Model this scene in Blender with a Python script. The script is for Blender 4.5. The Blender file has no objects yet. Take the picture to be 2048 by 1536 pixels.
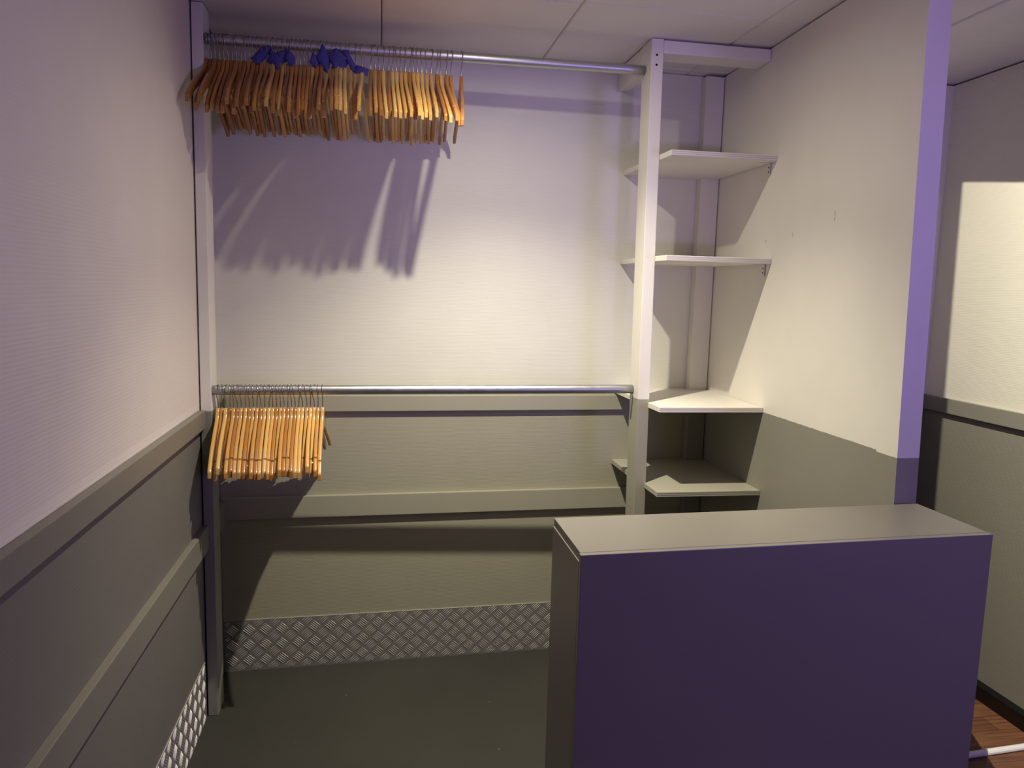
import bpy, bmesh, math, random
from mathutils import Vector, Matrix

# ------------------------------------------------------------------ camera, world, lights, exposure
SC = bpy.context.scene
COL = SC.collection
H = 2.4                                   # ceiling height
CAM = Vector((0.5928, -2.9765, 1.5299))
YAW, PITCH, ROLL, FPX = math.radians(10.048), math.radians(-7.1743), math.radians(1.5266), 1519.41


def cam_axes():
    f = Vector((math.sin(YAW) * math.cos(PITCH), math.cos(YAW) * math.cos(PITCH), math.sin(PITCH)))
    r = Vector((math.cos(YAW), -math.sin(YAW), 0))
    u = r.cross(f)
    return (r * math.cos(ROLL) + u * math.sin(ROLL), -r * math.sin(ROLL) + u * math.cos(ROLL), f)


def make_camera():
    r, u, f = cam_axes()
    cd = bpy.data.cameras.new('camera')
    cd.sensor_fit = 'HORIZONTAL'
    cd.sensor_width = 36
    cd.lens = FPX / 2048 * 36
    cd.clip_start = 0.02
    co = bpy.data.objects.new('camera', cd)
    m = Matrix((r, u, -f)).transposed().to_4x4()
    m.translation = CAM
    co.matrix_world = m
    COL.objects.link(co)
    SC.camera = co


make_camera()

W = bpy.data.worlds.new('world')
SC.world = W
W.use_nodes = True
W.node_tree.nodes['Background'].inputs[0].default_value = (1.0, 0.80, 0.72, 1)
W.node_tree.nodes['Background'].inputs[1].default_value = 0.014


def lamp(name, kind, loc, energy, color, target=None, **kw):
    d = bpy.data.lights.new(name, kind)
    d.energy = energy
    d.color = color
    for k, v in kw.items():
        setattr(d, k, v)
    o = bpy.data.objects.new(name, d)
    o.location = loc
    if target is not None:
        o.rotation_euler = (Vector(target) - Vector(loc)).to_track_quat('-Z', 'Y').to_euler()
    COL.objects.link(o)
    return o


WARM = (1.0, 0.925, 0.72)
# recessed ceiling spot above the middle of the cloakroom
DL, DT = (0.965, -0.875, 2.4135), (1.06, -0.74, 1.0)
lamp('cloakroom_downlight_beam', 'SPOT', DL, 132, WARM, DT, spot_size=math.radians(108), spot_blend=1.0, shadow_soft_size=0.013)
lamp('cloakroom_downlight_spill', 'SPOT', DL, 38, WARM, DT, spot_size=math.radians(174), spot_blend=1.0, shadow_soft_size=0.013)
# purple party light in the room behind the camera
lamp('purple_party_light', 'AREA', (2.50, -3.4, 1.40), 14.8, (0.44, 0.32, 1.0), (1.2, -0.6, 1.2),
     shape='DISK', size=0.6)
# a second purple spot further back, aimed up at the top of the cloakroom
lamp('purple_party_spot', 'SPOT', (1.25, -4.7, 1.0), 105, (0.49, 0.33, 0.92), (1.5, -0.2, 2.40),
     spot_size=math.radians(37), spot_blend=1.0, shadow_soft_size=0.12)
# warm light of the passage on the right: an added hood further down cuts its beam
HALL_LAMP = Vector((2.12, -2.10, 2.33))
lamp('passage_light', 'POINT', HALL_LAMP, 325, WARM, shadow_soft_size=0.0005)

SC.view_settings.view_transform = 'Standard'
SC.view_settings.look = 'None'
SC.view_settings.gamma = 1
SC.view_settings.exposure = 0
SC.view_settings.use_curve_mapping = False


# ------------------------------------------------------------------ helpers
def tag(o, label=None, cat=None, group=None, kind=None):
    if label: o['label'] = label
    if cat: o['category'] = cat
    if group: o['group'] = group
    if kind: o['kind'] = kind
    return o


def link(name, bm, mats, parent=None, smooth=False):
    me = bpy.data.meshes.new(name)
    bm.normal_update()
    bm.to_mesh(me)
    bm.free()
    for m in (mats if isinstance(mats, (list, tuple)) else [mats]):
        me.materials.append(m)
    if smooth:
        for p in me.polygons: p.use_smooth = True
    o = bpy.data.objects.new(name, me)
    COL.objects.link(o)
    if parent: o.parent = parent
    return o


def empty(name, loc=(0, 0, 0), rz=0):
    o = bpy.data.objects.new(name, None)
    o.location = loc
    o.rotation_euler = (0, 0, rz)
    o.empty_display_size = 0.05
    COL.objects.link(o)
    return o


def hexa(bm, pts, mi=0):
    """pts: 4 bottom then 4 top, both counter-clockwise from above"""
    v = [bm.verts.new(p) for p in pts]
    fs = []
    for q in ((3, 2, 1, 0), (4, 5, 6, 7), (0, 1, 5, 4), (1, 2, 6, 5), (2, 3, 7, 6), (3, 0, 4, 7)):
        f = bm.faces.new([v[i] for i in q])
        f.material_index = mi
        fs.append(f)
    return v, fs


def box(bm, a, b, mi=0):
    (x0, y0, z0), (x1, y1, z1) = a, b
    return hexa(bm, [(x0, y0, z0), (x1, y0, z0), (x1, y1, z0), (x0, y1, z0),
                     (x0, y0, z1), (x1, y0, z1), (x1, y1, z1), (x0, y1, z1)], mi)


def bevel(bm, w, seg=2):
    bmesh.ops.bevel(bm, geom=list(bm.edges), offset=w, segments=seg, profile=0.6, affect='EDGES')


def tube(bm, pts, r, seg=8, cap=True):
    pts = [Vector(p) for p in pts]
    rings = []
    n0 = None
    for i, p in enumerate(pts):
        t = (pts[min(i + 1, len(pts) - 1)] - pts[max(i - 1, 0)]).normalized()
        if n0 is None:
            n0 = t.orthogonal().normalized()
        n0 = (n0 - t * n0.dot(t)).normalized()
        b = t.cross(n0)
        rr = r[i] if isinstance(r, (list, tuple)) else r
        rings.append([bm.verts.new(p + (n0 * math.cos(2 * math.pi * k / seg) + b * math.sin(2 * math.pi * k / seg)) * rr)
                      for k in range(seg)])
    for a, b in zip(rings, rings[1:]):
        for k in range(seg):
            bm.faces.new([a[k], a[(k + 1) % seg], b[(k + 1) % seg], b[k]])
    if cap:
        bm.faces.new(rings[0][::-1])
        bm.faces.new(rings[-1])


SKB = 0.0298                                             # the back wall is not quite square to the side walls


def bw(x): return SKB * x


# ------------------------------------------------------------------ materials
def mat(name):
    m = bpy.data.materials.new(name)
    m.use_nodes = True
    nt = m.node_tree
    return m, nt, nt.nodes['Principled BSDF']


def N(nt, t, **kw):
    n = nt.nodes.new(t)
    for k, v in kw.items(): setattr(n, k, v)
    return n


def setin(n, **kw):
    for k, v in kw.items():
        n.inputs[k.replace('_', ' ')].default_value = v


def mathn(nt, op, a, b=None):
    n = N(nt, 'ShaderNodeMath', operation=op)
    for i, x in enumerate((a, b)):
        if x is None: continue
        if hasattr(x, 'links'): nt.links.new(x, n.inputs[i])
        else: n.inputs[i].default_value = x
    return n.outputs[0]


def coords(nt, scale, obj=False):
    if obj:
        src = N(nt, 'ShaderNodeTexCoord').outputs['Object']
    else:
        src = N(nt, 'ShaderNodeNewGeometry').outputs['Position']
    mp = N(nt, 'ShaderNodeMapping')
    mp.inputs['Scale'].default_value = scale
    nt.links.new(src, mp.inputs['Vector'])
    return mp.outputs[0]


def noise(nt, vec, scale=1.0, detail=2.0, rough=0.5):
    n = N(nt, 'ShaderNodeTexNoise')
    n.inputs['Scale'].default_value = scale
    n.inputs['Detail'].default_value = detail
    n.inputs['Roughness'].default_value = rough
    nt.links.new(vec, n.inputs['Vector'])
    return n.outputs['Fac']


def mixc(nt, fac, a, b):
    n = N(nt, 'ShaderNodeMix', data_type='RGBA')
    for sock, x in ((n.inputs['Factor'], fac), (n.inputs[6], a), (n.inputs[7], b)):
        if hasattr(x, 'links'): nt.links.new(x, sock)
        else: sock.default_value = x if not isinstance(x, tuple) or len(x) == 4 else (*x, 1)
    return n.outputs[2]


def bump(nt, bsdf, h, strength, dist):
    b = N(nt, 'ShaderNodeBump')
    b.inputs['Strength'].default_value = strength
    b.inputs['Distance'].default_value = dist
    nt.links.new(h, b.inputs['Height'])
    nt.links.new(b.outputs[0], bsdf.inputs['Normal'])


WHITE = (0.80, 0.77, 0.70)
GREY = (0.268, 0.258, 0.215)


def painted(name, white=WHITE, grey=GREY, split=None, weave=None, rough=0.5, wav=0.002, bumps=0.0006, ribp=0.0062, ribs_s=0.5):
    """white paint above the height `split`, grey below; weave = scale of a woven wall covering"""
    m, nt, b = mat(name)
    pos = N(nt, 'ShaderNodeNewGeometry').outputs['Position']
    n1 = noise(nt, coords(nt, (3, 3, 3)), 1.7, 3)
    big = mathn(nt, 'MULTIPLY_ADD', n1, 0.10)
    big.node.inputs[2].default_value = 0.95

    def tone(c):
        v = N(nt, 'ShaderNodeVectorMath', operation='SCALE')
        v.inputs[0].default_value = c
        nt.links.new(big, v.inputs['Scale'])
        return v.outputs[0]
    if split is None:
        nt.links.new(tone(white), b.inputs['Base Color'])
    else:
        sx = N(nt, 'ShaderNodeSeparateXYZ')
        nt.links.new(pos, sx.inputs[0])
        edge = mathn(nt, 'MULTIPLY_ADD', noise(nt, coords(nt, (60, 60, 4)), 1.0, 2), wav * 2)
        edge.node.inputs[2].default_value = split - wav
        up = mathn(nt, 'GREATER_THAN', sx.outputs['Z'], edge)
        nt.links.new(mixc(nt, up, tone(grey), tone(white)), b.inputs['Base Color'])
    b.inputs['Roughness'].default_value = rough
    if weave:
        sz = N(nt, 'ShaderNodeSeparateXYZ')
        nt.links.new(pos, sz.inputs[0])
        wob = mathn(nt, 'MULTIPLY', noise(nt, coords(nt, weave), 1.0, 2), 7.0)
        ribs = mathn(nt, 'SINE', mathn(nt, 'ADD', mathn(nt, 'MULTIPLY', sz.outputs['Z'], 2 * math.pi / ribp), wob))
        h1 = noise(nt, coords(nt, (weave[0] * 1.5, weave[1] * 1.5, weave[2])), 1.0, 2, 0.6)
        h = mathn(nt, 'MULTIPLY_ADD', ribs, 0.30)
        nt.links.new(h1, h.node.inputs[2])
        bump(nt, b, h, ribs_s, 0.0012)
    else:
        h = noise(nt, coords(nt, (90, 90, 35)), 1.0, 3, 0.55)
        bump(nt, b, h, 0.5, bumps * 2)
    return m


M = {}
M['wall_back'] = painted('woven_wall_paint', white=(0.78, 0.77, 0.695), grey=(0.375, 0.358, 0.275), ribp=0.0055, ribs_s=0.2, split=1.112, weave=(14, 14, 90), rough=0.55)
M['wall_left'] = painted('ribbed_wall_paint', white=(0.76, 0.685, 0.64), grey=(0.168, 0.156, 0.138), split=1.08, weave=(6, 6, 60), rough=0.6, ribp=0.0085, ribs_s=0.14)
M['wall_right'] = painted('smooth_panel_paint', split=1.111, bumps=0.0002, rough=0.5)
M['post'] = painted('post_paint', grey=(0.34, 0.325, 0.265), split=1.14, rough=0.42, bumps=0.0005)  # grey lightened to paint in this post's light; unlit left post stays darker
M['post_left'] = painted('left_post_paint', split=1.092, rough=0.45, bumps=0.0004)
M['white'] = painted('white_timber_paint', rough=0.45, bumps=0.0003)
M['rail'] = painted('grey_timber_paint', white=(0.36, 0.345, 0.275), rough=0.45, bumps=0.0003)
M['rail_hall'] = painted('passage_rail_paint', white=(0.27, 0.26, 0.22), rough=0.45, bumps=0.0003)
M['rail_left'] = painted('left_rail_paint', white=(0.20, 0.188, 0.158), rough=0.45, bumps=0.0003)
M['wall_hall'] = painted('passage_wall_paint', white=(0.78, 0.76, 0.66), split=1.11, weave=(14, 14, 90), rough=0.42, ribs_s=0.22)
M['counter'] = painted('counter_paint', white=(0.215, 0.198, 0.168), rough=0.36, bumps=0.00012)
M['ceiling'] = painted('ceiling_tile_paint', white=(0.74, 0.71, 0.66), rough=0.85, bumps=0.0003)


def simple(name, c, rough, metal=0.0, **kw):
    m, nt, b = mat(name)
    b.inputs['Base Color'].default_value = (*c, 1)
    b.inputs['Roughness'].default_value = rough
    b.inputs['Metallic'].default_value = metal
    for k, v in kw.items(): b.inputs[k].default_value = v
    return m, nt, b


M['black'] = simple('black_gloss_paint', (0.006, 0.006, 0.006), 0.35)[0]
M['dark'] = simple('dark_gap', (0.012, 0.010, 0.010), 0.9)[0]
M['screw'] = simple('dark_screw', (0.03, 0.028, 0.03), 0.45, 0.6)[0]

# plywood edge
m, nt, b = mat('plywood_edge')
sx = N(nt, 'ShaderNodeSeparateXYZ')
nt.links.new(coords(nt, (1, 1, 1), True), sx.inputs[0])
ply = mathn(nt, 'SINE', mathn(nt, 'MULTIPLY', sx.outputs['Z'], 2 * math.pi / 0.0062))
g = noise(nt, coords(nt, (20, 20, 700)), 1.0, 2)
fac = mathn(nt, 'MULTIPLY', mathn(nt, 'GREATER_THAN', mathn(nt, 'ADD', ply, g), 0.55), 0.5)
nt.links.new(mixc(nt, fac, (0.74, 0.69, 0.64), (0.40, 0.35, 0.32)), b.inputs['Base Color'])
b.inputs['Roughness'].default_value = 0.7
bump(nt, b, ply, 0.3, 0.0006)
M['ply'] = m

# galvanised tube
m, nt, b = simple('galvanised_steel', (0.52, 0.53, 0.55), 0.34, 1.0)
h = noise(nt, coords(nt, (25, 60, 60)), 1.0, 3)
mr = N(nt, 'ShaderNodeMapRange')
setin(mr, To_Min=0.32, To_Max=0.55)
nt.links.new(h, mr.inputs[0])
nt.links.new(mr.outputs[0], b.inputs['Roughness'])
bump(nt, b, h, 0.25, 0.001)
M['steel'] = m
M['wire'] = simple('hook_wire', (0.42, 0.41, 0.40), 0.3, 1.0)[0]

# tread plate
m, nt, b = simple('aluminium_tread_plate', (0.29, 0.275, 0.28), 0.5, 0.4)
bump(nt, b, noise(nt, coords(nt, (110, 110, 110)), 1.0, 3), 0.25, 0.0006)
M['tread'] = m
m, nt, b = simple('aluminium_tread_bar', (0.86, 0.84, 0.80), 0.33, 0.6)
M['tread_bar'] = m

# dark painted floor with specks
m, nt, b = mat('dark_floor_paint')
n1 = noise(nt, coords(nt, (2.2, 2.2, 2.2)), 1.0, 4)
base = mixc(nt, n1, (0.030, 0.029, 0.025), (0.055, 0.053, 0.045))
vor = N(nt, 'ShaderNodeTexVoronoi')
vor.inputs['Scale'].default_value = 9
nt.links.new(coords(nt, (1, 1, 0.01)), vor.inputs['Vector'])
spk = mathn(nt, 'LESS_THAN', vor.outputs['Distance'], 0.022)
nt.links.new(mixc(nt, spk, base, (0.35, 0.33, 0.30)), b.inputs['Base Color'])
b.inputs['Roughness'].default_value = 0.5
bump(nt, b, noise(nt, coords(nt, (30, 30, 30)), 1.0, 4), 0.4, 0.002)
M['floor'] = m

# wooden passage floor: planks along x
m, nt, b = mat('red_brown_plank_floor')
br = N(nt, 'ShaderNodeTexBrick')
br.offset = 0.37
setin(br, Scale=1.0, Mortar_Size=0.0012, Brick_Width=0.7, Row_Height=0.085, Bias=0.0)
br.inputs['Color1'].default_value = (0.115, 0.048, 0.025, 1)
br.inputs['Color2'].default_value = (0.18, 0.080, 0.042, 1)
br.inputs['Mortar'].default_value = (0.05, 0.02, 0.012, 1)
nt.links.new(coords(nt, (1, 1, 1)), br.inputs['Vector'])
gr = noise(nt, coords(nt, (5, 75, 5)), 1.0, 4, 0.6)
mrg = N(nt, 'ShaderNodeMapRange')
setin(mrg, From_Min=0.3, From_Max=0.7, To_Min=0.5, To_Max=1.25)
nt.links.new(gr, mrg.inputs[0])
vm = N(nt, 'ShaderNodeVectorMath', operation='SCALE')
nt.links.new(br.outputs['Color'], vm.inputs[0])
nt.links.new(mrg.outputs[0], vm.inputs['Scale'])
nt.links.new(vm.outputs[0], b.inputs['Base Color'])
b.inputs['Roughness'].default_value = 0.4
M['planks'] = m


# varnished hanger wood, each hanger of its own tone
def hanger_wood(name, c0, c1):
    m, nt, b = mat(name)
    oi = N(nt, 'ShaderNodeObjectInfo')
    gv = noise(nt, coords(nt, (40, 6, 22), True), 1.0, 3, 0.6)
    gfac = mathn(nt, 'MULTIPLY', gv, 0.55)
    t = mathn(nt, 'ADD', gfac, mathn(nt, 'MULTIPLY', oi.outputs['Random'], 0.5))
    nt.links.new(mixc(nt, t, c0, c1), b.inputs['Base Color'])
    b.inputs['Roughness'].default_value = 0.32
    b.inputs['Coat Weight'].default_value = 0.8
    b.inputs['Coat Roughness'].default_value = 0.12
    return m


M['blond'] = hanger_wood('blond_hanger_wood', (0.76, 0.47, 0.15), (0.60, 0.33, 0.09))
M['amber'] = hanger_wood('amber_hanger_wood', (0.70, 0.39, 0.11), (0.46, 0.215, 0.05))
M['honey'] = hanger_wood('honey_hanger_wood', (0.50, 0.23, 0.052), (0.27, 0.097, 0.019))

# blue tags
m, nt, b = simple('blue_felt', (0.05, 0.045, 0.25), 0.75)
fx = noise(nt, coords(nt, (300, 300, 300), True), 1.0, 2)
nt.links.new(mixc(nt, fx, (0.030, 0.026, 0.17), (0.075, 0.066, 0.33)), b.inputs['Base Color'])
bump(nt, b, fx, 0.4, 0.001)
M['blue'] = m
M['strip'] = simple('white_metal_strip', (0.62, 0.61, 0.60), 0.45)[0]

# ------------------------------------------------------------------ the room
WX = 1.96            # closet side of the right partition
YP = -1.192          # its free end
TP = 0.063           # its thickness
WH = 2.898           # far wall of the passage
YE = -0.105          # end wall of the passage
ZL = 1.2


def struct(name, bm, mats, **kw):
    o = link(name, bm, mats, **kw)
    if o.parent is None: o['kind'] = 'structure'
    return o


# floors
bm = bmesh.new()
box(bm, (-0.1, -1.9, -0.06), (1.99, 0.16, 0.0))
struct('floor', bm, M['floor'])
bm = bmesh.new()
box(bm, (1.99, -6.0, -0.06), (3.0, 0.1, 0.0))
box(bm, (-0.1, -6.0, -0.06), (1.99, -1.9, 0.0))
struct('floor_passage', bm, M['planks'])

# ceiling: 600 mm tiles with thin open joints
bm = bmesh.new()
random.seed(4)
xs = [-0.6 + 0.605 * i for i in range(0, 7)]
xs = [-0.1, 0.0, 0.597, 1.205, 1.809, 2.394, 3.05]
ys = [0.16, -0.012, -0.602, -1.202, -1.802, -2.402, -3.002, -3.602, -4.2, -4.8]
for i in range(len(xs) - 1):
    for j in range(len(ys) - 1):
        d = random.uniform(0, 0.003)
        off = 0.012 if xs[i] < 1.2 and j > 0 else 0.0
        offn = off if j > 0 else (0.0)
        off2 = 0.012 if xs[i] < 1.2 and j + 1 > 0 and j >= 1 else (0.012 if xs[i] < 1.2 and j == 0 else 0.0)
        y1 = ys[j] + (0.012 if (xs[i] < 1.2 and j >= 2) else 0)
        y0 = ys[j + 1] + (0.012 if (xs[i] < 1.2 and j >= 1) else 0)
        X0, X1, Y0, Y1 = xs[i] + 0.0015, xs[i + 1] - 0.0015, y0 + 0.0018, y1 - 0.0018
        if X0 < 0.965 < X1 and Y0 < -0.875 < Y1:      # the tile with the square recess of the downlight
            d, a_, b_, c_, e_ = 0, 0.965 - 0.14, 0.965 + 0.14, -0.875 - 0.14, -0.875 + 0.14
            for q in ((X0, Y0, X1, c_), (X0, e_, X1, Y1), (X0, c_, a_, e_), (b_, c_, X1, e_)):
                box(bm, (q[0], q[1], H), (q[2], q[3], H + 0.02))
            continue
        box(bm, (X0, Y0, H + d), (X1, Y1, H + 0.02))
bevel_w = 0.0045
bmesh.ops.bevel(bm, geom=[e for e in bm.edges if all(abs(v.co.z - H) < 0.0035 for v in e.verts)],
                offset=bevel_w, segments=1, affect='EDGES')
box(bm, (-0.1, -4.8, H + 0.02), (3.05, 0.2, H + 0.06))
struct('ceiling', bm, M['ceiling'])

# back wall (slightly skewed), left wall
bm = bmesh.new()
hexa(bm, [(-0.1, bw(-0.1), 0), (2.0, bw(2.0), 0), (2.0, 0.18, 0), (-0.1, 0.18, 0),
          (-0.1, bw(-0.1), H), (2.0, bw(2.0), H), (2.0, 0.18, H), (-0.1, 0.18, H)])
struct('wall_back', bm, M['wall_back'])
bm = bmesh.new()
box(bm, (-0.1, -4.8, 0), (0.0, 0.0, H))
struct('wall_left', bm, M['wall_left'])

# right partition: panel plus end post; its free end leans a little
def lean(z): return -0.0236 * (z - ZL)


def xr(y, z):            # closet face of the partition
    t = max(0, min(1, (y + 0.30) / (YP + 0.30)))
    return WX + lean(z) * t


bm = bmesh.new()
ysr = [0.10, -0.3, -0.7, -1.104]
zs = [0, 0.6, 1.2, 1.8, H - 0.004]
def strip_wall(bm, ysr, zs, off):
    for a, b_ in zip(ysr, ysr[1:]):
        for z0, z1 in zip(zs, zs[1:]):
            pass
    n, k = len(ysr), len(zs)
    F = [[bm.verts.new((xr(y, z) - off, y, z)) for z in zs] for y in ysr]
    B = [[bm.verts.new((xr(y, z) + TP + off, y, z)) for z in zs] for y in ysr]
    for i in range(n - 1):
        for j in range(k - 1):
            bm.faces.new([F[i][j], F[i][j + 1], F[i + 1][j + 1], F[i + 1][j]])
            bm.faces.new([B[i][j], B[i + 1][j], B[i + 1][j + 1], B[i][j + 1]])
        bm.faces.new([F[i][0], F[i + 1][0], B[i + 1][0], B[i][0]])
        bm.faces.new([F[i][-1], B[i][-1], B[i + 1][-1], F[i + 1][-1]])
    for j in range(k - 1):
        bm.faces.new([F[0][j], B[0][j], B[0][j + 1], F[0][j + 1]])
        bm.faces.new([F[-1][j], F[-1][j + 1], B[-1][j + 1], B[-1][j]])
strip_wall(bm, ysr, zs, 0.0)
wr = struct('wall_right', bm, M['wall_right'])
bm = bmesh.new()
strip_wall(bm, [-1.104, YP], zs, 0.0015)
ep = link('end_post', bm, painted('end_post_paint', split=1.106, bumps=0.0002), wr)
# scuffs on the partition
for (y, z, s) in ((-0.827, 1.774, 0.016), (-0.588, 1.732, 0.008), (-0.405, 1.721, 0.006)):
    bm = bmesh.new()
    tube(bm, [(xr(y, z) - 0.0004, y + s * 0.35 * math.cos(a), z + s * math.sin(a)) for a in
              [math.radians(100 + 20 * k) for k in range(8)]], 0.0009, 5)
    link('scuff_mark', bm, M['rail'], wr)

# passage: far wall, end wall, rail, baseboard
bm = bmesh.new()
box(bm, (WH, -4.8, 0), (WH + 0.1, 0.1, H - 0.005))
struct('wall_passage', bm, M['wall_hall'])
bm = bmesh.new()
box(bm, (WX + TP, YE, 1.06), (WH, YE + 0.1, H - 0.005))
box(bm, (WX + TP, YE + 0.02, 0.0), (WH, YE + 0.1, 1.06), 1)
struct('wall_end', bm, [painted('end_wall_paint', weave=(14, 14, 90)), M['black']])
bm = bmesh.new()
box(bm, (WH - 0.016, -4.8, 1.069), (WH, YE, 1.130))
bevel(bm, 0.0025)
struct('trim_1', bm, M['rail_hall'])
bm = bmesh.new()
box(bm, (WX + TP, YE - 0.016, 1.069), (WH - 0.0165, YE, 1.130))
bevel(bm, 0.0025)
struct('trim_2', bm, M['rail_hall'])
bm = bmesh.new()
hexa(bm, [(WH - 0.022, -4.8, 0), (WH, -4.8, 0), (WH, YE, 0), (WH - 0.022, YE, 0),
          (WH - 0.022, -4.8, 0.056), (WH, -4.8, 0.068), (WH, YE, 0.068), (WH - 0.022, YE, 0.056)])
bevel(bm, 0.002)
struct('baseboard_passage', bm, M['black'])
bm = bmesh.new()
tube(bm, [(WX + TP + 0.002, -0.935, 0.011), (WH - 0.024, -0.876, 0.011)], 0.011, 12)
o = link('floor_bar', bm, M['strip'], smooth=False)
tag(o, 'white metal bar lying across the red-brown plank floor behind the counter', 'bar')

# grey rails on the back wall and the left wall
def back_rail(name, z0, z1, th, x0, x1):
    bm = bmesh.new()
    hexa(bm, [(x0, bw(x0) - th, z0), (x1, bw(x1) - th, z0), (x1, bw(x1), z0), (x0, bw(x0), z0),
              (x0, bw(x0) - th, z1), (x1, bw(x1) - th, z1), (x1, bw(x1), z1), (x0, bw(x0), z1)])
    bevel(bm, 0.0025)
    return struct(name, bm, M['rail'])


back_rail('trim_3', 1.0395, 1.1015, 0.0185, 0.024, 1.88)
back_rail('trim_4', 0.6205, 0.7070, 0.0195, 0.002, 1.88)
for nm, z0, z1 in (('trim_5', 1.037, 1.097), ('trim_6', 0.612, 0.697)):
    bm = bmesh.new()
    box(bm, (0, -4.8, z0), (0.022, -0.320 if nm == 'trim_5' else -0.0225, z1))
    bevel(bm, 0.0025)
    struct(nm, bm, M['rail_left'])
# torn lower edge of the wall covering, just above the left rail
bm = bmesh.new()
random.seed(9)
prev = None
for k in range(120):
    y = -0.33 - k * 0.03
    z = 1.0975 + random.uniform(0.0, 0.0022)
    cur = [bm.verts.new((0.0012, y, z)), bm.verts.new((0.0002, y, 1.118)), bm.verts.new((0.0, y, z)), bm.verts.new((0.0, y, 1.119))]
    if prev:
        bm.faces.new([prev[0], prev[1], cur[1], cur[0]])
        bm.faces.new([prev[2], prev[0], cur[0], cur[2]])
        bm.faces.new([prev[1], prev[3], cur[3], cur[1]])
    prev = cur
bmesh.ops.recalc_face_normals(bm, faces=bm.faces[:])
struct('trim_7', bm, painted('ribbed_covering_edge', white=(0.76, 0.685, 0.64), weave=(6, 6, 60), rough=0.6, ribp=0.0085, ribs_s=0.14))


# tread plate skirting: five-bar pattern raised on a thin sheet
def tread(name, length, height, place):
    """place(s, z, d): s along the plate, z up, d out of the wall"""
    bm = bmesh.new()
    t = 0.003
    _, fcs = hexa(bm, [place(0, 0, t), place(length, 0, t), place(length, 0, 0), place(0, 0, 0),
              place(0, height, t), place(length, height, t), place(length, height, 0), place(0, height, 0)])
    fcs[1].material_index = 1  # top edge takes the bright bar metal, painting in its lit line
    P = 0.0625
    L, G, R = 0.039, 0.0074, 0.0020

    def bar(cs, cz, ang):
        ca, sa = math.cos(ang), math.sin(ang)
        rows = []
        for q in (-1, -0.6, 0, 0.6, 1):
            ww = R * (1 - 0.75 * q * q) if abs(q) < 1 else 0.0002
            hh = 0.0017 * (1 - 0.85 * q * q)
            r = []
            for k, (wo, ho) in enumerate(((-1, 0), (-0.45, 1), (0.45, 1), (1, 0))):
                s = cs + ca * q * L / 2 - sa * wo * ww
                z = cz + sa * q * L / 2 + ca * wo * ww
                r.append((s, z, t + hh * ho))
            rows.append(r)
        if any(not (0.001 < p[0] < length - 0.001 and 0.001 < p[1] < height - 0.001) for r in rows for p in r):
            # keep bars cut by the sheet's edge as clipped stubs
            ok = [r for r in rows if all(0.001 < p[0] < length - 0.001 and 0.001 < p[1] < height - 0.001 for p in r)]
            if len(ok) < 3: return
            rows = ok
        vs = [[bm.verts.new(place(*p)) for p in r] for r in rows]
        for a, b_ in zip(vs, vs[1:]):
            for k in range(3):
                bm.faces.new([a[k], a[k + 1], b_[k + 1], b_[k]]).material_index = 1
    ni = int(length / P) + 2
    nj = int(height / P) + 2
    for i in range(ni):
        for j in range(nj):
            for cs, cz, ang in ((i * P, j * P + 0.012, math.radians(42)), ((i + 0.5) * P, (j + 0.5) * P + 0.012, math.radians(-42))):
                for k in range(-2, 3):
                    bar(cs - math.sin(ang) * k * G, cz + math.cos(ang) * k * G, ang)
    bmesh.ops.recalc_face_normals(bm, faces=bm.faces[:])
    return struct(name, bm, [M['tread'], M['tread_bar']])


tread('baseboard_back', 1.875, 0.2095, lambda s, z, d: (0.002 + s, bw(0.002 + s) - d, z))
tread('baseboard_left', 2.6, 0.2095, lambda s, z, d: (d, -2.93 + s, z))

# ------------------------------------------------------------------ timber frame: posts, beams, shelves
SK = -0.0209
CP0, CP1 = 1.5279, 1.5707


def yp(y, x): return y + SK * x


def post(name, x0, x1, y0, y1, z1, lean_k, m, label, screws=()):
    bm = bmesh.new()
    pts = []
    for z in (0, z1):
        dx = lean_k * (z - 1.2)
        pts += [(x0 + dx, yp(y0, x0), z), (x1 + dx, yp(y0, x1), z), (x1 + dx, yp(y1, x1), z), (x0 + dx, yp(y1, x0), z)]
    hexa(bm, pts)
    bevel(bm, 0.0022)
    e = empty(name, ((x0 + x1) / 2 + lean_k * -1.2, yp((y0 + y1) / 2, x0), 0))
    tag(e, label, 'post')
    o = link('timber', bm, m, e)
    o.matrix_parent_inverse = Matrix.Translation(-e.location)
    for (u, z) in screws:
        bm = bmesh.new()
        xx = x0 + u * (x1 - x0) + lean_k * (z - 1.2)
        yy = yp(y0, xx)
        bmesh.ops.create_cone(bm, cap_ends=True, segments=10, radius1=0.0042, radius2=0.0042, depth=0.0012,
                              matrix=Matrix.Translation((xx, yy - 0.0002, z)) @ Matrix.Rotation(math.pi / 2, 4, 'X'))
        s = link('screw', bm, M['screw'], e)
        s.matrix_parent_inverse = Matrix.Translation(-e.location)
    return e


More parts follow.
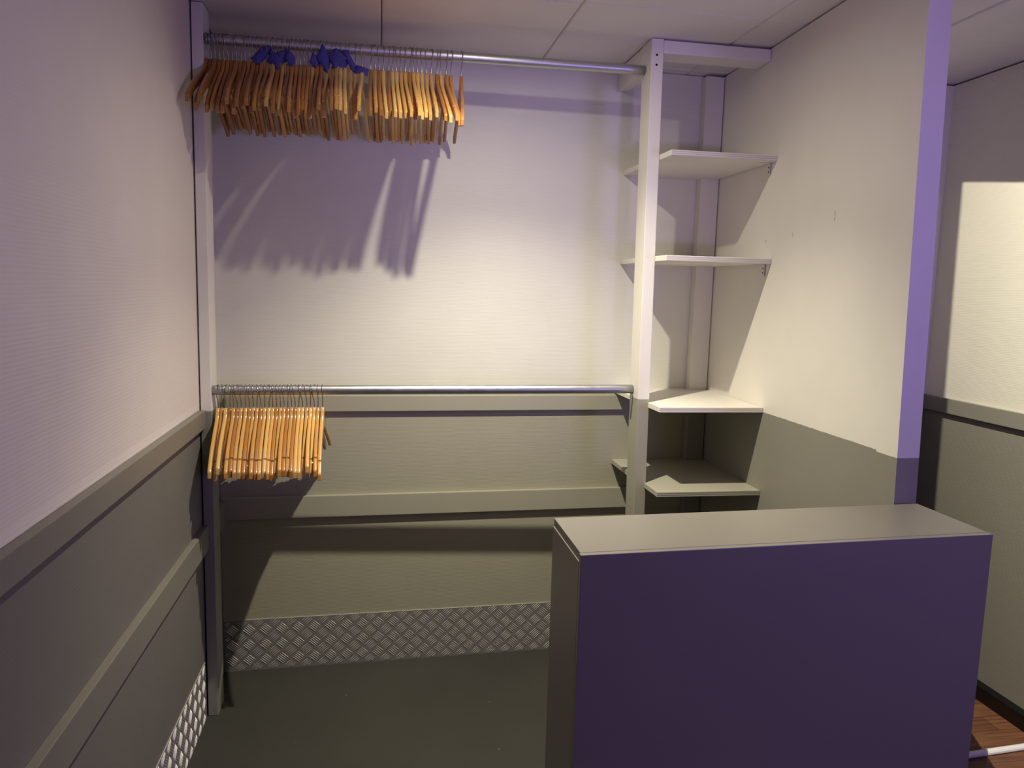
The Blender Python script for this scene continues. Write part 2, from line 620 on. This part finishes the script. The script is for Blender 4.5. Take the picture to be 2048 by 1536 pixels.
post('wooden_post', 0.005, 0.0395, -0.315, -0.2196, H - 0.001, 0.0, M['post_left'],
     'two-tone wooden post standing against the left wall, holding the left rail ends')
post('wooden_post', CP0, CP1, -0.315, -0.2196, H - 0.001, -0.0085, M['post'],
     'free-standing two-tone wooden post at the open corner of the shelves', ((0.45, 2.345), (0.45, 2.312)))
x0, x1 = 1.879, 1.957
bm = bmesh.new()
hexa(bm, [(x0, bw(x0) - 0.046, 0), (x1, bw(x1) - 0.046, 0), (x1, bw(x1) - 0.0005, 0), (x0, bw(x0) - 0.0005, 0),
          (x0, bw(x0) - 0.046, H - 0.008), (x1, bw(x1) - 0.046, H - 0.008), (x1, bw(x1) - 0.0005, H - 0.008), (x0, bw(x0) - 0.0005, H - 0.008)])
bevel(bm, 0.0025)
tag(link('wooden_post', bm, painted('corner_post_paint', split=1.11, rough=0.5, bumps=0.0006)),
    'wooden post in the back right corner behind the shelves', 'post')

pdx = -0.0085 * 1.2
bm = bmesh.new()
xb = CP1 + pdx + 0.0005
hexa(bm, [(xb, -0.3480, 2.352), (WX - 0.003, -0.356, 2.352), (WX - 0.003, -0.256, 2.352), (xb, -0.252, 2.352),
          (xb, -0.3480, 2.3955), (WX - 0.003, -0.356, 2.3925), (WX - 0.003, -0.256, 2.3925), (xb, -0.252, 2.3955)])
bevel(bm, 0.002)
tag(link('wooden_beam', bm, M['white']),
    'white beam under the ceiling from the free-standing post to the right wall', 'beam')
bm = bmesh.new()
xa, xb2 = 1.519, 1.561
hexa(bm, [(xa, -0.2506, 2.300), (xb2, -0.2506, 2.300), (xb2, bw(xb2) - 0.001, 2.316), (xa, bw(xa) - 0.001, 2.316),
          (xa, -0.2506, 2.3955), (xb2, -0.2506, 2.3955), (xb2, bw(xb2) - 0.001, 2.3955), (xa, bw(xa) - 0.001, 2.3955)])
bevel(bm, 0.002)
tag(link('wooden_beam', bm, M['white']),
    'short white beam under the ceiling from the free-standing post back to the wall', 'beam')

# shelves
def shelf(z, yf, th, m, ml, label, bracket=True):
    e = empty('corner_shelf', (1.76, -0.2, z - th))
    tag(e, label, 'shelf', 'open corner shelves on the right')
    xl = 1.563
    xr_ = xr(-0.45, z) - 0.002
    lk = -0.0085 * (z - 1.2)
    xn = CP1 + lk + 0.001
    ya, yb = yp(-0.315, CP1) - 0.001, yp(-0.2196, CP1) + 0.001
    xp0, xp1 = 1.879 - 0.001, 1.957
    ybk = lambda x: bw(x) - 0.001
    out = [(xl + 0.006, yf), (xr_, yf - 0.004), (xr_, bw(xr_) - 0.048), (xp0, bw(xp0) - 0.048), (xp0, ybk(xp0)), (xl, ybk(xl)),
           (xl, yb), (xn, yb), (xn, ya), (xl + 0.004, ya)]
    bm = bmesh.new()
    lo = [bm.verts.new((x, y, z - th)) for x, y in out]
    hi = [bm.verts.new((x, y, z)) for x, y in out]
    bm.faces.new(lo[::-1])
    bm.faces.new(hi)
    n = len(out)
    for i in range(n):
        f = bm.faces.new([lo[i], lo[(i + 1) % n], hi[(i + 1) % n], hi[i]])
        if i == 0: f.material_index = 1
    bmesh.ops.bevel(bm, geom=[ed for ed in bm.edges if abs(ed.verts[0].co.z - ed.verts[1].co.z) < 1e-6],
                    offset=0.0012, segments=1, affect='EDGES')
    bmesh.ops.translate(bm, verts=bm.verts, vec=-Vector(e.location))
    link('board', bm, [m, ml], e)
    if bracket:
        for (bx, by, sx) in ((xr_ - 0.001, yf + 0.045, -1),):
            bm = bmesh.new()
            box(bm, (bx - 0.0022, by - 0.008, z - th - 0.042), (bx, by + 0.008, z - th - 0.0005))
            box(bm, (bx - 0.04, by - 0.008, z - th - 0.0025), (bx - 0.0022, by + 0.008, z - th - 0.0005))
            bevel(bm, 0.0005, 1)
            bmesh.ops.translate(bm, verts=bm.verts, vec=-Vector(e.location))
            br_ = link('bracket', bm, m, e)
            bm = bmesh.new()
            for dz in (0.015, 0.030):
                bmesh.ops.create_cone(bm, cap_ends=True, segments=10, radius1=0.003, radius2=0.002, depth=0.0014,
                                      matrix=Matrix.Translation((bx - 0.0028, by, z - th - dz)) @ Matrix.Rotation(math.pi / 2, 4, 'Y'))
            bmesh.ops.translate(bm, verts=bm.verts, vec=-Vector(e.location))
            link('screws', bm, M['screw'], br_)
    return e


M['grey_board'] = painted('grey_board_paint', white=(0.40, 0.385, 0.31), rough=0.4, bumps=0.0002)
m2 = M['ply'].copy()
m2.name = 'grey_plywood_edge'
for nd in m2.node_tree.nodes:
    if nd.type == 'MIX':
        nd.inputs[6].default_value = (0.40, 0.385, 0.31, 1)
        nd.inputs[7].default_value = (0.08, 0.075, 0.07, 1)
shelf(2.012, -0.450, 0.019, M['white'], M['ply'], 'white plywood corner shelf nearest the ceiling, topmost of the four')
shelf(1.658, -0.455, 0.019, M['white'], M['ply'], 'white plywood corner shelf second from the top, above the lower rail')
shelf(1.128, -0.463, 0.019, M['white'], M['ply'], 'white plywood corner shelf level with the lower rail, above the grey one', False)
shelf(0.826, -0.480, 0.019, M['grey_board'], m2, 'grey painted corner shelf, lowest of the four, just above the counter', False)

# ------------------------------------------------------------------ clothes rails
RR = 0.0165
YR = -0.2690


def rail_y(x): return -0.292 + 0.006 * x


RAILS = {}


def rail(key, za, zb, label):
    xa = 0.0400
    xb = CP0 - 0.0085 * (za - 1.2) - 0.0006
    a, b_ = Vector((xa, rail_y(xa), za)), Vector((xb, rail_y(xb), zb))
    RAILS[key] = (a, b_)
    e = empty('clothes_rail', a)
    tag(e, label, 'clothes rail')
    bm = bmesh.new()
    n = 24
    tube(bm, [(b_ - a) * (i / n) for i in range(n + 1)], RR, 24)
    o = link('tube', bm, M['steel'], e, smooth=True)
    for f in o.data.polygons:
        if len(f.vertices) > 4: f.use_smooth = False
    return e, a, b_


def rail_pt(key, x):
    a, b_ = RAILS[key]
    return a + (b_ - a) * ((x - a.x) / (b_.x - a.x))


er, a, b_ = rail('upper', 2.297, 2.3085, 'upper galvanised steel clothes rail close under the ceiling')
el, a, b_ = rail('lower', 1.1610, 1.1690, 'lower galvanised steel clothes rail at mid height of the back wall')
# strap bracket under the right end of the lower rail
bm = bmesh.new()
hexa(bm, [(b_.x - 0.003, b_.y + 0.004, 1.060), (b_.x, b_.y + 0.004, 1.060), (b_.x, b_.y + 0.014, 1.060), (b_.x - 0.003, b_.y + 0.014, 1.060),
          (b_.x - 0.004, b_.y - 0.014, 1.152), (b_.x - 0.001, b_.y - 0.014, 1.152), (b_.x - 0.001, b_.y + 0.016, 1.152), (b_.x - 0.004, b_.y + 0.016, 1.152)])
bevel(bm, 0.0006, 1)
bmesh.ops.translate(bm, verts=bm.verts, vec=-a)
link('bracket', bm, M['steel'], el)

# ------------------------------------------------------------------ hangers
HB = 0.061          # height of the rail axis above the top of the neck


def hanger_body(notch, curve, half=0.222):
    """wooden body in the local y-z plane, neck top at z = 0, hook above"""
    us = [0, 0.006, 0.011, 0.015, 0.020, 0.027, 0.036, 0.050, 0.070, 0.095, 0.120, 0.145, 0.165, 0.176]
    if notch: us += [0.1790, 0.1792, 0.1848, 0.1850]
    us += [0.192, 0.205, 0.215, 0.2195, half]
    T = [(0, 0), (0.006, -0.0004), (0.011, -0.004), (0.015, -0.013), (0.020, -0.022), (0.027, -0.030), (0.036, -0.037),
         (0.05, -0.0445), (0.07, -0.053), (0.095, -0.0635), (0.12, -0.075), (0.145, -0.088), (0.165, -0.0995), (0.192, -0.116), (0.205, -0.1245),
         (0.215, -0.1315), (0.2195, -0.1345), (half, -0.1385)]
    Bt = [(0, -0.072), (0.02, -0.0725), (0.05, -0.077), (0.095, -0.092), (0.145, -0.114), (0.192, -0.140), (0.210, -0.153), (0.2195, -0.158), (half, -0.1565)]

    T = [(u, z * (1 + 0.30 * min(1, u / 0.1))) for u, z in T]
    Bt = [(u, z * (1 + 0.27 * min(1, u / 0.1))) for u, z in Bt]

    def ip(tab, u):
        for (a0, b0), (a1, b1) in zip(tab, tab[1:]):
            if u <= a1: return b0 + (b1 - b0) * (u - a0) / (a1 - a0)
        return tab[-1][1]
    st = [-u for u in us[:0:-1]] + us
    bm = bmesh.new()
    rings = []
    for s in st:
        u = abs(s)
        zt, zb = ip(T, u), ip(Bt, u)
        if notch and 0.1791 < u < 0.1849: zt -= 0.012
        th = 0.0055
        if u > 0.2205: th *= 0.82
        cx = curve * (u / 0.22) ** 2
        r = min(0.0016, (zt - zb) * 0.3)
        sec = [(-th, zb + r), (-th, zt - r), (-th * 0.86, zt - r * 0.15), (0, zt), (th * 0.86, zt - r * 0.15), (th, zt - r), (th, zb + r), (th * 0.85, zb), (-th * 0.85, zb)]
        rings.append([bm.verts.new((cx + x, s, z)) for x, z in sec])
    k = len(rings[0])
    for p, q in zip(rings, rings[1:]):
        for i in range(k):
            bm.faces.new([p[i], p[(i + 1) % k], q[(i + 1) % k], q[i]])
    bm.faces.new(rings[0])
    bm.faces.new(rings[-1][::-1])
    bmesh.ops.recalc_face_normals(bm, faces=bm.faces[:])
    me = bpy.data.meshes.new('body')
    bm.to_mesh(me)
    bm.free()
    for p in me.polygons: p.use_smooth = len(p.vertices) == 4
    # keep the lips of the notch crisp
    for e in me.edges:
        u = [abs(me.vertices[i].co.y) for i in e.vertices]
        if notch and 0.178 < min(u) and max(u) < 0.186: e.use_edge_sharp = True
    return me


def hook_mesh():
    R = RR + 0.0042
    c = HB + RR + 0.0018 - R           # hook circle rests on top of the tube
    pts = [(0, 0, -0.012), (0, 0, 0.0), (0, 0, 0.012), (0, -0.001, 0.020), (0, -0.005, 0.029)]
    for k in range(0, 17):
        a = math.radians(-38 + k * 238 / 16)
        pts.append((0, -R * math.cos(a), c + R * math.sin(a)))
    bm = bmesh.new()
    tube(bm, pts, [0.0018] * (len(pts) - 1) + [0.0015], 6)
    me = bpy.data.meshes.new('hook')
    bm.to_mesh(me)
    bm.free()
    for p in me.polygons: p.use_smooth = True
    me.materials.append(M['wire'])
    return me


bodies = {}
for wood in ('blond', 'amber', 'honey'):
    for nt_ in (0, 1):
        for cv in (-1, 1):
            me = hanger_body(nt_, cv * 0.007)
            me.materials.append(M[wood])
            bodies[wood, nt_, cv] = me
HOOK = hook_mesh()

UNITS = ['', 'first', 'second', 'third', 'fourth', 'fifth', 'sixth', 'seventh', 'eighth', 'ninth', 'tenth', 'eleventh', 'twelfth',
         'thirteenth', 'fourteenth', 'fifteenth', 'sixteenth', 'seventeenth', 'eighteenth', 'nineteenth']
TENS = {2: ('twentieth', 'twenty'), 3: ('thirtieth', 'thirty'), 4: ('fortieth', 'forty'), 5: ('fiftieth', 'fifty')}


def ordinal(n):
    if n < 20: return UNITS[n]
    t, u = divmod(n, 10)
    return TENS[t][0] if u == 0 else TENS[t][1] + '-' + UNITS[u]


def hang(key, x, yaw, tilt, wood, notch, cv, label, group, scale=1.0):
    p = rail_pt(key, x)
    e = empty('clothes_hanger')
    Mx = Matrix.Translation(p) @ Matrix.Rotation(tilt, 4, 'X') @ Matrix.Rotation(yaw, 4, 'Z') @ Matrix.Translation((0, 0, -HB))
    e.matrix_world = Mx
    tag(e, label, 'hanger', group)
    bo = bpy.data.objects.new('body', bodies[wood, notch, cv])
    COL.objects.link(bo)
    bo.parent = e
    bo.scale = (1, scale, 0.5 + 0.5 * scale)
    ho = bpy.data.objects.new('hook', HOOK)
    COL.objects.link(ho)
    ho.parent = e
    ho.rotation_euler = (0, 0, random.gauss(0, 0.20))
    return e


def spread(xs, gap):
    xs = sorted(xs)
    for _ in range(200):
        for i in range(len(xs) - 1):
            d = xs[i + 1] - xs[i]
            if d < gap:
                xs[i] -= (gap - d) / 2
                xs[i + 1] += (gap - d) / 2
    return xs


random.seed(21)
low = [0.056, 0.069, 0.082, 0.096, 0.105, 0.119, 0.131, 0.146, 0.158, 0.17, 0.183, 0.196, 0.208, 0.223, 0.235, 0.247, 0.261, 0.272,
       0.286, 0.297, 0.309, 0.322, 0.334, 0.349, 0.361, 0.373, 0.386, 0.401]
low = spread(low, 0.0123)
lwood = 'b a b h a h a a h a a h a b a h a a h a h b b a b b a a'.split()
lnot = [0, 1, 0, 1, 1, 1, 1, 1, 1, 1, 1, 1, 1, 1, 1, 1, 1, 0, 1, 1, 0, 0, 0, 1, 0, 1, 1, 1]
n = len(low)
for i, x in enumerate(low):
    k = i + 1
    wd = {'b': 'blond', 'h': 'honey', 'a': 'amber'}[lwood[i]]
    side = (ordinal(k) + ' from the left post') if k <= 14 else (('rightmost' if k == n else ordinal(n + 1 - k) + ' from the right end'))
    lab = '%s wooden clothes hanger on the lower rail, %s%s' % (
        {'blond': 'pale', 'amber': 'amber', 'honey': 'honey-brown'}[wd], side, ' of the row' if k > 14 else '')
    yaw = math.radians(1.5 - 2.0 * i / n + random.uniform(-0.15, 0.15))
    if i == n - 1: yaw = math.radians(-1.0)
    hang('lower', x, yaw, math.radians(random.uniform(-1.5, 4.0) + (-3.5 if lnot[i] == 0 else 0)), wd, lnot[i], 1, lab,
         'wooden hangers on the lower rail', random.uniform(0.93, 0.98))

up = [0.049, 0.058, 0.070, 0.084, 0.094, 0.106, 0.119, 0.134, 0.147, 0.163, 0.175, 0.190, 0.202, 0.214, 0.233, 0.252, 0.266, 0.280, 0.298,
      0.312, 0.324, 0.336, 0.348, 0.361, 0.375, 0.391, 0.404, 0.422, 0.440, 0.452, 0.465, 0.479, 0.496, 0.513, 0.535, 0.563, 0.577, 0.590,
      0.604, 0.622, 0.634, 0.648, 0.662, 0.676, 0.691, 0.704, 0.718, 0.732, 0.748, 0.763, 0.783, 0.796, 0.815, 0.830, 0.866]
n = len(up)
up[0] = 0.0615
up = spread(up, 0.0131)
yaws = []
random.seed(5)
for i, x in enumerate(up):
    fan = 6.5 * math.exp(-i / 3.0) + 1.6 * math.sin(i * 0.55)
    yaws.append(fan + random.uniform(-0.8, 0.8))
yaws[0] = 7.0
for i, v in {34: 4, 35: 3, 36: 1, 37: -1, 38: -2, 48: 2, 49: 0, 50: -2, 51: -5, 52: -4, 53: -1, 54: 2}.items(): yaws[i] = v
for _ in range(60):                              # neighbours may fan out only as far as the gap between them allows
    for i in range(n - 1):
        lim = math.degrees(1.25 * max(0.0004, up[i + 1] - up[i] - 0.0112) / 0.222)
        dy = yaws[i + 1] - yaws[i]
        if abs(dy) > lim:
            e_ = (abs(dy) - lim) / 2 * (1 if dy > 0 else -1)
            yaws[i] += e_
            yaws[i + 1] -= e_
for i, x in enumerate(up):
    k = i + 1
    wd = random.choices(('blond', 'amber', 'honey'), (1, 2, 7) if i < 24 else (3, 4, 3))[0]  # mostly dark honey wood at the left, standing in for the shade there
    nt_ = 1 if random.random() < 0.7 else 0
    if i == n - 1: wd, nt_ = 'honey', 1
    side = (ordinal(k) + ' from the left post') if k <= 28 else (('rightmost, hanging apart' if k == n else ordinal(n + 1 - k) + ' from the right end'))
    lab = '%s wooden clothes hanger on the upper rail, %s' % ({'blond': 'pale', 'amber': 'amber', 'honey': 'honey-brown'}[wd], side)
    hang('upper', x, -math.radians(yaws[i]), math.radians(random.uniform(-3.5, 4.5)), wd, nt_, -1 if i == n - 1 else 1, lab,
         'wooden hangers on the upper rail', random.uniform(0.88, 0.95))

# blue felt tags threaded on the hooks of the upper rail
def px_point(px, py, y):
    r, u, f = cam_axes()
    d = f + r * ((px - 1024) / FPX) + u * ((768 - py) / FPX)
    return CAM + d * ((y - CAM.y) / d.y)


def blue_tag(px, py, w, h, rot, yaw, bend, y, kite, label):
    bm = bmesh.new()
    nx, nz, t = 8, 8, 0.0011
    g = []
    for side in (0, 1):
        rows = []
        for j in range(nz + 1):
            row = []
            for i in range(nx + 1):
                v = (j / nz - 0.5) * h
                q = j / nz
                wf = 1.0 if not kite else max(0.06, (q / 0.62 if q < 0.62 else (1 - q) / 0.38))
                u = (i / nx - 0.5) * w * wf
                d = bend * ((i / nx - 0.5) ** 2 * 4 - 0.4) + bend * 0.4 * math.sin(j / nz * 5)
                row.append(bm.verts.new((u, d + side * t, v)))
            rows.append(row)
        g.append(rows)
    for side, rows in enumerate(g):
        for j in range(nz):
            for i in range(nx):
                q = [rows[j][i], rows[j][i + 1], rows[j + 1][i + 1], rows[j + 1][i]]
                bm.faces.new(q if side == 0 else q[::-1])
    for j in range(nz):
        for i in (0, nx):
            bm.faces.new([g[0][j][i], g[0][j + 1][i], g[1][j + 1][i], g[1][j][i]])
    for i in range(nx):
        for j in (0, nz):
            bm.faces.new([g[0][j][i], g[1][j][i], g[1][j][i + 1], g[0][j][i + 1]])
    bmesh.ops.recalc_face_normals(bm, faces=bm.faces[:])
    o = link('blue_tag', bm, M['blue'], smooth=True)
    o.location = px_point(px, py, y)
    o.rotation_euler = (Matrix.Rotation(math.radians(yaw), 3, 'Z') @ Matrix.Rotation(math.radians(rot), 3, 'Y')).to_euler()
    tag(o, label, 'tag', 'blue tags on the upper hanger hooks')
    return o


TAGS = [
    (527, 104, 0.032, 0.088, 40, 8, 0.008, -0.300, 0, 'dark blue tag on the upper hanger hooks, leftmost, long and slanting over the rail'),
    (549, 120, 0.056, 0.064, -20, -15, 0.006, -0.308, 1, 'blue kite-shaped tag just right of the long slanting one on the upper rail'),
    (569, 112, 0.036, 0.040, 62, 40, 0.006, -0.298, 0, 'dark blue folded tag in the middle of the left-hand cluster of tags'),
    (582, 120, 0.034, 0.066, -14, 15, 0.005, -0.304, 1, 'narrow blue kite-shaped tag at the right edge of the left-hand tag cluster'),
    (633, 125, 0.044, 0.064, -24, 30, 0.007, -0.300, 1, 'blue tag at the left edge of the large right-hand tag cluster'),
    (650, 120, 0.052, 0.098, -10, 10, 0.009, -0.306, 1, 'tall pointed blue tag hanging lowest in the right-hand tag cluster'),
    (671, 117, 0.074, 0.062, 8, -10, 0.008, -0.313, 1, 'wide blue kite-shaped tag in the middle of the right-hand tag cluster'),
    (684, 125, 0.038, 0.034, 30, 20, 0.005, -0.300, 0, 'small dark blue tag peeping out below the wide one in the right-hand cluster'),
    (701, 122, 0.020, 0.072, -33, 12, 0.006, -0.303, 0, 'thin slanting strip of blue tag right of the large tag cluster'),
    (723, 141, 0.044, 0.024, 14, -5, 0.006, -0.308, 0, 'small flat blue tag lying lowest and furthest right on the hangers'),
]
for a_ in TAGS: blue_tag(*a_)

# ------------------------------------------------------------------ counter
KX0, KX1 = 1.008, 2.0215
ZC = 0.985


def ky(y, x): return y + 0.0408 * (x - 1.0)


def kbox(bm, x0, x1, y0, y1, z0, z1):
    return hexa(bm, [(x0, ky(y0, x0), z0), (x1, ky(y0, x1), z0), (x1, ky(y1, x1), z0), (x0, ky(y1, x0), z0),
                     (x0, ky(y0, x0), z1), (x1, ky(y0, x1), z1), (x1, ky(y1, x1), z1), (x0, ky(y1, x0), z1)])


ec = empty('reception_counter', (1.5, -1.36, 0))
tag(ec, 'grey painted box counter standing in front of the shelves by the partition', 'counter')
kf, kb = -1.5085, -1.250


def kpart(name, *bx):
    bm = bmesh.new()
    for q in bx: kbox(bm, *q)
    bevel(bm, 0.0016)
    bmesh.ops.translate(bm, verts=bm.verts, vec=-Vector(ec.location))
    return link(name, bm, M['counter'], ec)


kpart('countertop', (KX0 + 0.0025, KX1 - 0.001, kf + 0.0165, kb, ZC - 0.019, ZC))
kpart('front_panel', (KX0, KX1, kf, kf + 0.016, 0, ZC - 0.0003))
kpart('side_panel', (KX0, KX0 + 0.018, kf + 0.0162, kb - 0.001, 0, ZC - 0.0195))
kpart('side_panel', (KX1 - 0.018, KX1, kf + 0.0162, kb - 0.001, 0, ZC - 0.0195))
kpart('back_panel', (KX0 + 0.0185, KX1 - 0.0185, kb - 0.017, kb - 0.002, 0, ZC - 0.0195))

# ------------------------------------------------------------------ hood added to cut the passage light to a sharp patch (outside the frame, right of the camera)
A = Vector((WH, -0.206, 2.0))
A2 = Vector((WH, -0.223, 1.07))
Bp = px_point(2048, 365, -0.65)
r_, u_, f_ = cam_axes()
d = f_ + r_ * ((2048 - 1024) / FPX) + u_ * ((768 - 365) / FPX)
Bp = CAM + d * ((WH - CAM.x) / d.x)
dirA = (Bp - A)
TR = A + dirA * 3.0
BL = A + (A2 - A) * 4.8
BR = Vector((WH, TR.y, BL.z))
eh = empty('added_light_hood', HALL_LAMP + Vector((0, 0, 0.03)))
tag(eh, 'black hood added out of view to shape the passage light', 'lamp')
bm = bmesh.new()
fr = [HALL_LAMP + (q - HALL_LAMP) * 0.10 for q in (A, TR, BR, BL)]
ctr = sum(((q - HALL_LAMP).normalized() for q in (A, TR, BR, BL)), Vector()).normalized()
back = [HALL_LAMP - ctr * 0.035 + (q - HALL_LAMP).normalized() * 0.03 for q in (A, TR, BR, BL)]
vb = [bm.verts.new(p) for p in back]
vf = [bm.verts.new(p) for p in fr]
for i in range(4):
    bm.faces.new([vb[i], vb[(i + 1) % 4], vf[(i + 1) % 4], vf[i]])
bm.faces.new(vb[::-1])
bmesh.ops.recalc_face_normals(bm, faces=bm.faces[:])
bmesh.ops.solidify(bm, geom=bm.faces[:], thickness=-0.002)
bmesh.ops.translate(bm, verts=bm.verts, vec=-Vector(eh.location))
link('hood', bm, M['black'], eh)
bm = bmesh.new()
tube(bm, [(0, 0, 0.0), (0, 0, H - eh.location.z)], 0.012, 12)
link('stem', bm, M['black'], eh)
